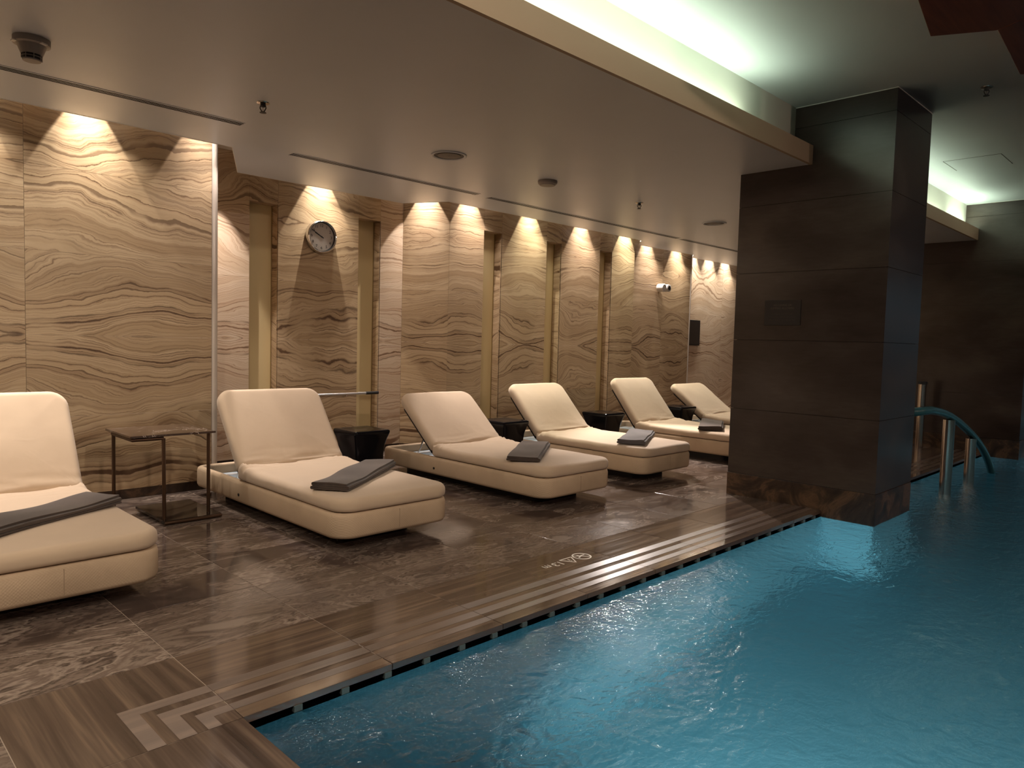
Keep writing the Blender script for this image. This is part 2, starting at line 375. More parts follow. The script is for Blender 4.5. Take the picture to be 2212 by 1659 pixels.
SMOKED = plain('smoked_glass_plate', (0.012, 0.010, 0.009), 0.05, 0.0, spec=0.7)
WHITEP = plain('white_plastic', (0.74, 0.72, 0.68), 0.35)
GREYP = plain('grey_plastic', (0.30, 0.27, 0.25), 0.45)
DARKP = plain('dark_grille', (0.05, 0.045, 0.042), 0.5)
BLACK = plain('matt_black', (0.008, 0.008, 0.009), 0.5)
VOID = plain('black_slot', (0.002, 0.002, 0.002), 1.0, 0.0, spec=0.0)
DIAL = plain('clock_dial', (0.62, 0.56, 0.50), 0.5)
SIGND = plain('dark_sign_plate', (0.016, 0.012, 0.011), 0.35)
LETTER = plain('engraved_letters', (0.095, 0.068, 0.052), 0.5)
LETTERD = plain('faint_engraved_letters', (0.040, 0.028, 0.024), 0.5)
WHITEM = plain('white_floor_marking', (0.80, 0.74, 0.66), 0.5)
TEAL = plain('teal_rail_sleeve', (0.03, 0.105, 0.125), 0.22)
def mat_wood():
    n = N('red_brown_veneer'); g = n.noise(n.mapping(n.geo(), (1.0, 14, 14)), 2.0, 4.0, 0.6, 0.4)
    n.set(base=n.ramp(g, [(0.3, (0.16, 0.045, 0.026)), (0.7, (0.30, 0.10, 0.05))]), rough=0.35); return n.m
WOOD = mat_wood()
def mat_pooltile():
    n = N('pool_mosaic'); p = n.geo(); nrm = n.n.new('ShaderNodeNewGeometry').outputs['Normal']
    x, y, z = n.sep(p)
    def grid(c): return n.map(n.math('ABSOLUTE', n.math('SUBTRACT', n.math('FRACT', n.math('MULTIPLY', c, 1/0.026)), 0.5)), 0.43, 0.49, 0.0, 1.0)
    nx, ny, nz = n.sep(nrm)
    gx = n.math('MULTIPLY', grid(x), n.math('SUBTRACT', 1.0, n.math('ABSOLUTE', nx))); gy = n.math('MULTIPLY', grid(y), n.math('SUBTRACT', 1.0, n.math('ABSOLUTE', ny)))
    gz = n.math('MULTIPLY', grid(z), n.math('SUBTRACT', 1.0, n.math('ABSOLUTE', nz)))
    g = n.math('MAXIMUM', gx, n.math('MAXIMUM', gy, gz))
    a = n.noise(p, 40.0, 1.0, 0.5)
    col = n.mix(n.map(a, 0.35, 0.65), (0.135, 0.335, 0.40), (0.19, 0.42, 0.49))
    n.set(base=n.mix(n.math('MULTIPLY', g, 0.5), col, (0.40, 0.62, 0.66)), rough=0.3); return n.m
POOLT = mat_pooltile()
def mat_water():
    n = N('pool_water'); p = n.geo()
    a = n.noise(p, 2.2, 2.0, 0.5, 0.5); b = n.noise(p, 8.0, 2.0, 0.55, 0.8); c = n.noise(n.mapping(p, (1.0, 1.5, 1.0)), 21.0, 3.0, 0.6, 0.6)
    calm = n.map(n.noise(p, 0.5, 2.0, 0.5), 0.40, 0.60, 0.55, 1.0, True)
    h = n.math('ADD', n.math('MULTIPLY', a, 0.42), n.math('MULTIPLY', n.math('ADD', n.math('MULTIPLY', b, 0.50), n.math('MULTIPLY', c, 0.20)), calm))
    n.set(base=(0.74, 0.93, 0.96), rough=0.05, trans=1.0, ior=1.33, normal=n.bump(h, 0.60, 0.05)); return n.m
WATER = mat_water()

# ------------------------------------------------------------------ floor: every tile is a piece of its own
PX = 1.056; PY = 2.28          # pool corner (x > PX, y < PY is water)
PITCH = 0.607; JW = 0.0016
floor = MB().box(-4.0, 13.6, PY+0.07, 7.2, -0.45, -0.0016).box(-4.0, PX-0.07, -6.0, PY+0.07, -0.45, -0.0016).build('floor', GROUT); tag(floor, kind='structure')
YJ = [2.28, 2.895, 3.465, 4.06, 4.66, 5.26, 5.86, 6.46, 7.06]
kmin, kmax = -5, 19
CX0, CX1, CY0, CY1 = 5.8, 6.63, 1.885, 3.10
tilemesh = {}
def tile(name, x0, x1, y0, y1, mat, z0=-0.012):
    key = (round(x1-x0, 4), round(y1-y0, 4), mat.name, z0)
    if key not in tilemesh:
        m = MB().box(JW, key[0]-JW, JW, key[1]-JW, z0, 0.0); o = m.build(name, mat, floor, bevel=0.0012); tilemesh[key] = o.data
    else:
        o = bpy.data.objects.new(name, tilemesh[key]); link(o, floor)
    o.location = (x0, y0, 0); return o
stripmesh = {}
def strip(par, sx, sy, lx, ly, mat=STRIP):
    key = (round(sx, 4), round(sy, 4), mat.name)
    if key not in stripmesh:
        o = MB().box(0, sx, 0, sy, 0.0, 0.0008).build('grip_strip', mat, par); stripmesh[key] = o.data
    else:
        o = bpy.data.objects.new('grip_strip', stripmesh[key]); link(o, par)
    o.location = (lx, ly, 0)
BANDS = [(0.245, 0.300), (0.150, 0.205), (0.070, 0.115)]      # distance of the grip strips from the water
for k in range(kmin, kmax):
    x0, x1 = PX+k*PITCH, PX+(k+1)*PITCH
    for j in range(len(YJ)-1):
        y0, y1 = YJ[j], YJ[j+1]
        if x0 > CX0-0.01 and x1 < CX1+0.01 and y1 < CY1: continue
        if j == 0:
            if k < -1: t = tile('floor_tile', x0, x1, y0, y1, TILE)
            elif k == -1:
                t = tile('coping_tile', x0, x1, y0, y1, COPY, -0.026)
                for a, b in BANDS:
                    strip(t, b, b-a, PITCH-b, a)            # arm along x
                    strip(t, b-a, a, PITCH-b, 0.0)          # arm along y
            else:
                t = tile('coping_tile', x0, x1, y0, y1, COPX, -0.026)
                for a, b in BANDS: strip(t, PITCH-2*JW, b-a, JW, a, STRIPX)
        else: tile('floor_tile', x0, x1, y0, y1, TILE)
for j in range(6):                                           # short side of the pool, towards the camera
    y1 = PY-j*PITCH; y0 = y1-PITCH
    t = tile('coping_tile', PX-PITCH, PX, y0, y1, COPY, -0.026)
    for k in (-3, -2): tile('floor_tile', PX+k*PITCH, PX+(k+1)*PITCH, y0, y1, TILE)

# ------------------------------------------------------------------ pool basin, gutter, water
XE, YE = 18.0, -6.0
basin = MB()
basin.add([(PX,YE,ZB),(XE,YE,ZB),(XE,PY,ZB),(PX,PY,ZB)], [(0,1,2,3)])
basin.box(PX-0.2, XE, PY-0.006, PY+0.05, ZB, ZW-0.004).box(PX-0.05, PX+0.006, YE, PY, ZB, ZW-0.004)
basin.box(PX, XE, YE-0.2, YE, ZB, 0.0).box(XE, XE+0.2, YE, PY, ZB, 0.0)
basin = basin.build('pool_basin', POOLT); tag(basin, kind='structure')
gut = MB().box(PX-0.08, XE, PY+0.05, PY+0.06, -0.10, -0.012).box(PX-0.06, PX-0.05, YE, PY+0.05, -0.10, -0.012).build('gutter_channel', VOID, basin)
sp0 = None
x = PX+0.20; k = 0
while x < 5.75:
    if sp0 is None: sp0 = MB().box(-0.016, 0.016, 0, 0.045, ZW-0.003, -0.0262).build('gutter_spacer', plain('spacer_glaze', (0.085, 0.115, 0.115), 0.4), basin); o = sp0
    else: o = bpy.data.objects.new('gutter_spacer', sp0.data); link(o, basin)
    o.location = (x, PY-0.004, 0); x += 0.192; k += 1
pier = MB().box(CX0-0.002, CX1, CY0, PY, ZB, -0.046).build('submerged_pier', POOLT, basin)
wm = MB(); 
wm.add([(PX-0.049,YE,ZW),(XE,YE,ZW),(XE,PY+0.049,ZW),(PX-0.049,PY+0.049,ZW)], [(0,1,2,3)])
water = wm.build('pool_water', WATER); tag(water, 'rippling teal swimming pool water beside the brown coping', 'water', kind='stuff')

# ------------------------------------------------------------------ stone wall in stepped sections
wall = MB().box(-4.2, 13.8, 7.06, 7.25, -0.012, 3.4).box(-4.2, 2.40, 5.96, 7.06, -0.012, 3.4).build('wall_left', JOINT); tag(wall, kind='structure')
ROWS = [0.075, 0.65, 1.235, 1.82, 2.405, 3.12]
GJ = 0.0009
def frame(P, Q):
    P, Q = Vector((*P, 0)), Vector((*Q, 0)); d = (Q-P).normalized(); nrm = Vector((d.y, -d.x, 0))   # normal to the room
    return P, d, nrm
def slab(fr, s0, s1, z0, z1, soff, mat=STONE, name='stone_panel', thick=0.022, front=0.0, grp=0):
    P, d, nrm = fr; c = P + d*((s0+s1)/2) + nrm*(front-thick/2); c.z = (z0+z1)/2
    m = MB().obox(c, d, nrm, Vector((0,0,1)), (s1-s0)/2-GJ, thick/2, (z1-z0)/2-GJ)
    def uvf(co):
        s = (Vector((co.x, co.y, 0))-P).dot(d); dep = (Vector((co.x, co.y, 0))-P).dot(nrm)
        z = co.z
        if grp == 1: t = abs(z-1.235)+0.0
        elif grp == 2: t = abs(z-2.405)+3.3
        else: t = z+7.1
        return (s+soff+dep, t)
    return m.build(name, mat, wall, uvf=uvf)
def column(fr, s0, s1, soff, mats=(STONE,)*5, z_from=0, rows=None):
    R = rows or ROWS
    slab(fr, s0, s1, R[0], R[-1], 0, JOINT, 'joint_backing', 0.008, -0.0012)
    for i in range(z_from, len(R)-1):
        g = 1 if i in (1, 2) else 2 if i in (3, 4) else 0
        slab(fr, s0, s1, R[i], R[i+1], soff, mats[min(i,4)], grp=g)
def niche(fr, s0, s1, soff, depth=0.13, zt=2.545):
    P, d, nrm = fr
    slab(fr, s0, s1, zt, 3.12, soff, grp=2)                                   # lintel
    g = MB(); c = P+d*((s0+s1)/2)-nrm*(depth+0.006); c.z = zt/2+0.03
    gp = MB().obox(c, d, nrm, Vector((0,0,1)), (s1-s0)/2-0.001, 0.006, zt/2-0.03).build('gold_panel', GOLD, wall)
    c = P+d*(s1-0.004)-nrm*(depth-0.004); c.z = zt/2+0.03
    MB().obox(c, d, nrm, Vector((0,0,1)), 0.003, 0.004, zt/2-0.03).build('gold_edge_strip', GOLDE, wall)
    for sd, sgn in ((s0, -1), (s1, 1)):                                         # jambs
        c = P+d*(sd+sgn*0.011)-nrm*(depth/2+0.023); c.z = 1.31
        def uvf(co, P=P, nrm=nrm): return ((Vector((co.x, co.y, 0))-P).dot(nrm)*1.0+soff+2.0, co.z*1.0+5.0)
        MB().obox(c, nrm, d, Vector((0,0,1)), depth/2, 0.010, 1.235).build('niche_jamb', STONE, wall, uvf=uvf)
    c = P+d*((s0+s1)/2)-nrm*(depth/2+0.012); c.z = zt+0.012
    MB().obox(c, d, nrm, Vector((0,0,1)), (s1-s0)/2, depth/2+0.01, 0.011).build('niche_head', STONE, wall, uvf=lambda co: (co.x+soff, co.y))
def skirting(fr, s0, s1):
    P, d, nrm = fr; c = P+d*((s0+s1)/2)-nrm*0.016; c.z = 0.0375
    b = MB().obox(c, d, nrm, Vector((0,0,1)), (s1-s0)/2, 0.010, 0.0365).build('baseboard_left', PLINTH, wall)  # dark marble puts the shade at the wall foot into the colour
W1 = frame((-4.2, 5.92), (2.46, 5.92)); W2 = frame((2.40, 6.74), (4.955, 6.74)); WD = frame((4.955, 6.74), (5.25, 6.28))
W3 = frame((5.25, 6.28), (8.735, 6.28)); W4 = frame((8.70, 6.56), (10.77, 6.56)); W5 = frame((10.7, 6.76), (13.8, 6.76))
for i, (a, b) in enumerate(((-4.2,-2.66),(-2.66,-1.38),(-1.38,-0.10),(-0.10,1.178),(1.178,2.46))):
    column(W1, a+4.2, b+4.2, (0.4, 2.9, 6.2, 9.15, 12.6)[i])
skirting(W1, 0, 6.66)
def seg(fr, a, b, x0=None): return a-fr[0].x, b-fr[0].x
s = lambda fr, x: x-fr[0].x
column(W2, s(W2,2.40), s(W2,3.16), 21.3, (STONE_PALE,)*4+(STONE,)); niche(W2, s(W2,3.16), s(W2,3.45), 21.3)
column(W2, s(W2,3.45), s(W2,4.372), 27.0); niche(W2, s(W2,4.372), s(W2,4.652), 27.0); column(W2, s(W2,4.652), 2.555, 30.2, (STONE_PALE,)*5)
LD = (Vector((5.25,6.28))-Vector((4.955,6.74))).length
column(WD, 0, LD, 33.1)
column(W3, 0, s(W3,5.77), 33.1+LD+0.02); niche(W3, s(W3,5.77), s(W3,6.06), 35.0)
column(W3, s(W3,6.06), s(W3,6.85), 41.7); niche(W3, s(W3,6.85), s(W3,7.13), 44.0)
column(W3, s(W3,7.13), s(W3,7.93), 47.4); niche(W3, s(W3,7.93), s(W3,8.20), 50.0)
column(W3, s(W3,8.20), s(W3,8.735), 53.9)
column(W4, 0, s(W4,9.9), 57.2); column(W4, s(W4,9.9), s(W4,10.72), 60.9)
column(W5, 0, s(W5,12.15), 66.0, (STONE_PALE,)*5); column(W5, s(W5,12.15), s(W5,13.8), 70.0, (STONE_PALE,)*5)
for fr, L in ((W2, 2.555), (WD, LD), (W3, 3.485), (W4, 2.07), (W5, 3.1)): skirting(fr, 0, L)
# wall cores behind the set-forward sections
MB().box(5.32, 8.70, 6.47, 7.06, -0.012, 3.4).box(8.8, 10.70, 6.62, 7.06, -0.012, 3.4).build('wall_core', JOINT, wall)
MB().prism([(5.0,6.80),(5.29,6.34),(5.32,6.34),(5.32,7.06),(5.0,7.06)], -0.012, 3.4).build('wall_core', JOINT, wall)
# end faces and rounded corner trims where a section stops
def corner_trim(x, y, rad, z1):
    MB().lathe([(rad, 0.0), (rad, z1)], (x, y, 0), 24).build('corner_trim', TRIM, wall, smooth=40)
corner_trim(2.485, 5.945, 0.031, 3.12); corner_trim(10.745, 6.585, 0.028, 3.12)
MB().box(2.46, 2.515, 5.95, 6.72, 0.0, 3.12).build('end_panel', STONE_PALE, wall, uvf=lambda co: (co.y+80, co.z))
MB().box(8.735-0.022, 8.735, 6.303, 6.54, 0.0, 3.12).build('end_panel', STONE, wall, uvf=lambda co: (co.y+84, co.z))
MB().box(10.72, 10.772, 6.59, 6.74, 0.0, 3.12).build('end_panel', STONE_PALE, wall, uvf=lambda co: (co.y+88, co.z))

# ------------------------------------------------------------------ ceilings
edge = [(-4.2,5.705),(2.53,5.705),(2.95,6.54),(4.795,6.54),(5.045,6.06),(8.43,6.06),(8.62,6.10),(8.95,6.37),(10.42,6.34),(10.75,6.55),(13.8,6.55)]
cl = MB().prism([(-4.2,2.50)]+edge+[(13.8,2.50)], ZC, ZC+0.02).build('ceiling', CEIL); tag(cl, kind='structure')
MB().prism([(-4.2,5.40)]+[(13.8,5.40),(13.8,7.3),(-4.2,7.3)], ZS, ZS+0.05).build('slot_ceiling', SLOTP, cl)
MB().box(-4.2, 13.8, 5.36, 5.40, ZC+0.02, ZS+0.05).build('slot_back', SLOTP, cl)
MB().box(2.52, 3.12, 5.72, 6.72, 2.97, 3.0).build('slot_closure', SLOTP, cl)
# thin pale metal edge bead of the low ceiling along the notch
for (a, b) in zip(edge[:-1], edge[1:]):
    v = Vector((b[0]-a[0], b[1]-a[1], 0)); L = v.length; v.normalize(); c = Vector(((a[0]+b[0])/2, (a[1]+b[1])/2, ZC+0.004))
    MB().obox(c, v, Vector((-v.y, v.x, 0)), Vector((0,0,1)), L/2, 0.003, 0.006).build('edge_bead', WHITEP, cl)
MB().box(-4.2, 13.8, 2.490, 2.515, ZC-0.002, 2.885).build('fascia', FASC, cl)
MB().box(-4.2, 13.8, 2.515, 2.645, ZC+0.0202, ZC+0.03).build('cove_trough', COVEP, cl)
MB().box(-4.2, 13.8, 2.645, 2.70, ZC+0.0202, ZH).build('cove_back', COVEP, cl)
hc = MB().box(-4.2, XE+0.2, YE-0.2, 2.70, ZH, ZH+0.15).build('ceiling_high', CEILH); tag(hc, kind='structure')
MB().box(-4.2, XE+0.2, 2.70, 7.3, 3.42, 3.5).build('roof_slab', DARKW, hc)
# remaining sides of the hall
tag(MB().box(-4.3, XE+0.2, YE-0.3, YE-0.2, -0.012, ZH).build('wall_right', DARKW), kind='structure')
tag(MB().box(XE+0.2, XE+0.3, YE-0.3, 7.3, -0.012, ZH).build('wall_far', plain('far_wall_teal', (0.10,0.16,0.19), 0.6)), kind='structure')
tag(MB().box(-4.3, -4.2, YE-0.3, 7.3, -0.012, ZH).build('wall_near', DARKW), kind='structure')
tag(MB().box(13.8, 13.9, 2.3, 7.3, -0.012, 3.4).build('wall_back', STONE_PALE, uvf=lambda co: (co.y+95, co.z)), kind='structure')

# ------------------------------------------------------------------ stone columns
def stone_column(label, x0, x1, y0, y1):
    t = empty('stone_column', ((x0+x1)/2, (y0+y1)/2, 0), 0, label, 'column')
    hx, hy = (x1-x0)/2, (y1-y0)/2
    MB().box(-hx+0.02, hx-0.02, -hy+0.02, hy-0.02, 0.001, ZH-0.002).build('core', DJOINT, t)
    g = 0.0015
    Z = [0.19, 0.75, 1.34, 1.90, 2.46, 3.04, ZH-0.002]
    for i in range(len(Z)-1):
        a, b = Z[i]+g, Z[i+1]-g
        for q in ((-hx,-hx+0.02,-hy,hy),(hx-0.02,hx,-hy,hy),(-hx+0.02,hx-0.02,-hy,-hy+0.02),(-hx+0.02,hx-0.02,hy-0.02,hy)):
            MB().box(q[0], q[1], q[2], q[3], a, b).build('cladding_slab', SLATE, t)
    e = 0.004
    MB().box(-hx-0.004, hx+0.004, -hy-0.004, hy+0.004, ZH-0.006, ZH-0.0005).build('sealant_bead', WHITEP, t)
    MB().box(-hx-e, hx+e, -hy-e, hy+e, -0.075, 0.19-g).build('plinth', PLINTH, t, bevel=0.002)
    return t
stone_column('tall dark slate column at the pool edge with small sign', CX0, CX1, CY0, CY1)
stone_column('farther dark slate column behind the curved pool handrail', 10.96, 11.80, 1.90, 3.40)

# ------------------------------------------------------------------ lettering
def text_mesh(body, size, mat, parent, M, name='lettering', align='CENTER', extrude=0.0004, spacing=1.0):
    c = bpy.data.curves.new(name, 'FONT'); c.body = body; c.size = size; c.align_x = align; c.align_y = 'CENTER'; c.extrude = extrude
    c.space_character = spacing; c.resolution_u = 3
    tmp = bpy.data.objects.new('tmp_text', c); COL.objects.link(tmp)
    dg = bpy.context.evaluated_depsgraph_get(); me = bpy.data.meshes.new_from_object(tmp.evaluated_get(dg)); me.name = name
    bpy.data.objects.remove(tmp); bpy.data.curves.remove(c)
    me.transform(M); me.materials.clear(); me.materials.append(mat)
    o = bpy.data.objects.new(name, me); link(o, parent); return o
def M_from(xa, ya, loc):
    xa, ya = Vector(xa), Vector(ya); za = xa.cross(ya)
    return Matrix(((xa.x,ya.x,za.x,loc[0]),(xa.y,ya.y,za.y,loc[1]),(xa.z,ya.z,za.z,loc[2]),(0,0,0,1)))
# warning plate on the column (faces -x, reads along -y)
sg = empty('warning_sign', (CX0, 2.675, 1.465), 0, 'small dark engraved no diving plate on the near column', 'sign')
MB().box(-0.008, -0.0003, -0.152, 0.152, 0.0, 0.205).build('plate', SIGND, sg, bevel=0.001)
FX = lambda y, z: M_from((0,-1,0), (0,0,1), (-0.0084, y, z))
text_mesh('NO DIVING OR', 0.022, LETTER, sg, FX(0, 0.163)); text_mesh('JUMPING ALLOWED', 0.022, LETTER, sg, FX(0, 0.138))
text_mesh('HAVUZ İÇERİSİNE', 0.020, LETTERD, sg, FX(0, 0.092)); text_mesh('ATLAMAK VEYA DALMAK', 0.020, LETTERD, sg, FX(0, 0.066)); text_mesh('TEHLİKELİ VE YASAKTIR', 0.020, LETTERD, sg, FX(0, 0.040))
# depth marking on the coping, read from the water
dm = empty('depth_marking', (3.2, 2.72, 0), 0, 'white 1.3 m depth and no diving symbols on the coping', 'marking')
dz = 0.0012
def FM(x_, y_, s_=1.0): return M_from((-1,0,0), (0,-1,0), (x_-3.2, y_-2.72, dz))
for ch, xx in (('1', 3.152), ('.', 3.130), ('3', 3.105), ('m', 3.043)): text_mesh(ch, 0.080, WHITEM, dm, FM(xx, 2.712), 'depth_character')
def stroke_ring(mb, c, ro, ri, n=40):
    L = [[(c[0]+q*math.cos(2*math.pi*i/n), c[1]+q*math.sin(2*math.pi*i/n), z) for i in range(n)] for q, z in ((ri, 0.0), (ri, dz), (ro, dz), (ro, 0.0))]
    mb.loops(L+[L[0]], False, False)
def stroke(mb, a, b, wd):
    a, b = Vector((*a, 0)), Vector((*b, 0)); d = (b-a).normalized(); p = Vector((-d.y, d.x, 0)); c = (a+b)/2; c.z = dz/2
    mb.obox(c, d, p, Vector((0,0,1)), (b-a).length/2, wd/2, dz/2)
tri = [(3.175, 2.77), (3.285, 2.77), (3.235, 2.675)]
tri = [(x_-3.2, y_-2.72) for x_, y_ in ((3.165, 2.675), (3.275, 2.690), (3.222, 2.775))]
m = MB()
T2 = [(3.186-3.2, 2.69-2.72), (3.292-3.2, 2.69-2.72), (3.239-3.2, 2.775-2.72)]
T2 = [(p[0], -p[1]) for p in T2]                     # point towards the water reads upright from the pool
for a, b in zip(T2, T2[1:]+T2[:1]): stroke(m, a, b, 0.007)
m.build('warning_triangle', WHITEM, dm)
m = MB(); stroke(m, (0.039, 0.010), (0.039, -0.010), 0.007); stroke(m, (0.039, -0.018), (0.039, -0.024), 0.007); m.build('information_mark', WHITEM, dm)
m = MB(); stroke_ring(m, (0.155, 0.0), 0.060, 0.052); m.build('prohibition_ring', WHITEM, dm)
m = MB(); stroke(m, (0.115, 0.038), (0.195, -0.038), 0.007); stroke(m, (0.12, -0.01), (0.165, 0.012), 0.010); stroke(m, (0.165, 0.012), (0.19, 0.010), 0.008); stroke(m, (0.15, 0.004), (0.145, 0.03), 0.008)
m.build('diver_symbol', WHITEM, dm)

# ------------------------------------------------------------------ sun loungers
def pillow(name, x0, x1, y0, y1, z0, z1, rc, re, mat, parent, disp=None, crown=0.008):
    """cushion: outline loops shrink over a rounded edge and then over the crowned top"""
    m = MB(); L = []
    hz = (z1-z0); k = 7
    base = dense(rrect(x0, x1, y0, y1, rc, 8), 0.017); n = len(base)
    cx, cy_ = (x0+x1)/2, (y0+y1)/2
    def inset(t):
        rcs = tuple(max(0.012, q-t) for q in (rc if isinstance(rc, (tuple, list)) else (rc,)*4))
        return rrect(x0+t, x1-t, y0+t, y1-t, rcs, 8)
    def res(poly):   # resample outline to n points following base parametrisation: use same construction
        out = []
        bp = rrect(x0, x1, y0, y1, rc, 8)
        for i in range(len(bp)):
            a, b = bp[i], bp[(i+1) % len(bp)]; kk = max(1, int(math.hypot(b[0]-a[0], b[1]-a[1])/0.017))
            c_, d_ = poly[i], poly[(i+1) % len(poly)]
            for j in range(kk): out.append((c_[0]+(d_[0]-c_[0])*j/kk, c_[1]+(d_[1]-c_[1])*j/kk))
        return out
    prof = []
    rb = min(re*0.6, hz*0.35)
    for i in range(4): a = math.pi/2*i/3; prof.append((rb*(1-math.sin(a)), z0+rb*(1-math.cos(a))))
    for i in range(k): a = math.pi/2*i/(k-1); prof.append((re*(1-math.cos(a)), z1-re+re*math.sin(a)))
    half = min(x1-x0, y1-y0)/2
    t = re
    while t < half-0.03:
        t += 0.016; q = min(1, (t-re)/(half-re)); prof.append((min(t, half-0.02), z1+crown*(1-(1-q)**2)))
    for t, z in prof: L.append([(p[0], p[1], z) for p in res(inset(t))])
    if disp: L = [[disp(Vector(p), i/len(L)) for p in l] for i, l in enumerate(L)]
    m.loops(L, True, True)
    return m.build(name, mat, parent, smooth=180)
def lounger(x0, yf, ang, idx, label):
    Wd, Ln, hin = 0.87, 2.13, 1.37
    t = empty('sun_lounger', (x0+Wd/2, yf+Ln/2, 0), 0, label, 'sun lounger', 'sun loungers along the stone wall')
    X0, X1, Y0, Y1 = -Wd/2, Wd/2, -Ln/2, Ln/2; YH = Y0+hin
    # recessed dark plinth
    MB().prism(rrect(X0+0.17, X1-0.17, Y0+0.22, Y1-0.14, 0.08), 0.0005, 0.076).build('plinth', PANELB, t)
    # upholstered shell: a ring, open at the head end
    m = MB(); prof = [(0.030, 0.075), (0.010, 0.080), (0.0, 0.10), (0.0, 0.205), (0.006, 0.224), (0.018, 0.232), (0.040, 0.232), (0.050, 0.226), (0.052, 0.215), (0.052, 0.110)]
    rcs = (0.13, 0.13, 0.09, 0.09); L = []
    for tt, z in prof: L.append([(p[0], p[1], z) for p in dense(rrect(X0+tt, X1-tt, Y0+tt, Y1-tt, tuple(max(0.03, q-tt) for q in rcs), 8), 9)])
    m.loops(L, True, False)
    sh = m.build('base_shell', BASEF, t, smooth=50)
    MB().box(-0.0015, 0.0015, Y0-0.0012, Y0+0.003, 0.10, 0.215).build('seam', plain_seam, sh)
    MB().lathe([(0.011, 0.0), (0.011, 0.004), (0.007, 0.004)], (X0+0.0005, YH-0.05, 0.135), 16, 'x').build('vent_hole', BLACK, sh)
    MB().box(X0+0.055, X1-0.055, YH-0.02, Y1-0.055, 0.150, 0.156).build('storage_tray', TRAY, t)
    MB().box(X0+0.056, X1-0.044, Y1-0.30, Y1-0.27, 0.157, 0.185).build('tray_rail', ALU, t)
    MB().box(X0+0.055, X1-0.055, Y0+0.055, YH-0.01, 0.215, 0.2345).build('deck_board', PANELB, t)
    sd = idx*13.7
    def ridge(x_, y_, z_): return 1.0-abs(mnoise.noise(Vector((x_, y_, z_))))*2.0
    def dseat(p, q):
        e = max(0.0, 1-(YH-p.y)/0.40); e2 = e*e
        side = min(1.0, max(0.0, (abs(p.x)-0.12)/0.30))
        w = mnoise.noise(Vector((p.x*2.6+sd, p.y*2.6, 5.0)))*0.007
        w += ridge(p.x*4.0+p.y*9.0*(1 if p.x > 0 else -1)+sd, p.y*17.0, 2.0)*0.026*e2*(0.3+side)
        w += ridge(p.x*2.5+sd, p.y*22.0, 8.0)*0.012*e*e
        if q > 0.12: p.z += w
        else: p.x += mnoise.noise(Vector((p.x*8+sd, p.y*16, p.z*5)))*0.003
        return p
    pillow('seat_mattress', X0+0.004, X1-0.004, Y0-0.004, YH+0.012, 0.236, 0.322, (0.13,0.13,0.05,0.05), 0.042, FAB, t, dseat)
    # backrest pivots at the hinge
    piv = empty('backrest', (0, YH, 0.243)); piv.parent = t; piv.rotation_euler = (ang, 0, 0)
    def dback(p, q):
        e = max(0.0, 1-p.y/0.20)
        if q > 0.12:
            p.z += ridge(p.x*2.6+sd, p.y*24.0, 9.3)*0.018*e*e + mnoise.noise(Vector((p.x*3+sd, p.y*3, 7.0)))*0.006
            p.z += max(0.0, ridge(p.x*6+sd*2, p.y*11, 3.0)-0.80)*0.007*(0.35+e)
        return p
    bk = pillow('back_mattress', X0+0.012, X1-0.012, 0.014, 0.715, 0.010, 0.098, (0.05,0.05,0.11,0.11), 0.042, FAB, piv, dback)
    MB().prism(rrect(X0+0.03, X1-0.03, 0.01, 0.60, 0.03), -0.006, 0.0095).build('back_board', PANELB, piv)
    # prop strut under the backrest
    for sx in (-0.25, 0.25):
        a = Vector((sx, YH+0.36*math.cos(ang), 0.243+0.36*math.sin(ang)-0.02)); b = Vector((sx, YH+0.36*math.cos(ang)+0.16, 0.16))
        MB().tube([a, b], 0.008, 8).build('prop_strut', CHROME, t, smooth=60)
    return t
plain_seam = plain('seam_thread', (0.33, 0.24, 0.16), 0.8)
LG = [(0.42, 3.63, 57, 'pale lounger cut off by the left picture edge beside the bronze table'),
      (2.26, 3.65, 52, 'pale lounger in front of the wall clock, right of the bronze table'),
      (4.04, 3.66, 40, 'pinkish lounger with low reclined back, middle of the row'),
      (5.53, 3.79, 46, 'cream lounger with a grey towel, fourth from the left edge'),
      (7.27, 3.78, 51, 'cream lounger half hidden by the dark column, with upright back'),
      (8.87, 3.80, 36, 'farthest lounger, low back showing just left of the dark column')]
for i, (x, y, a, lb) in enumerate(LG): lounger(x, y, math.radians(a), i, lb)

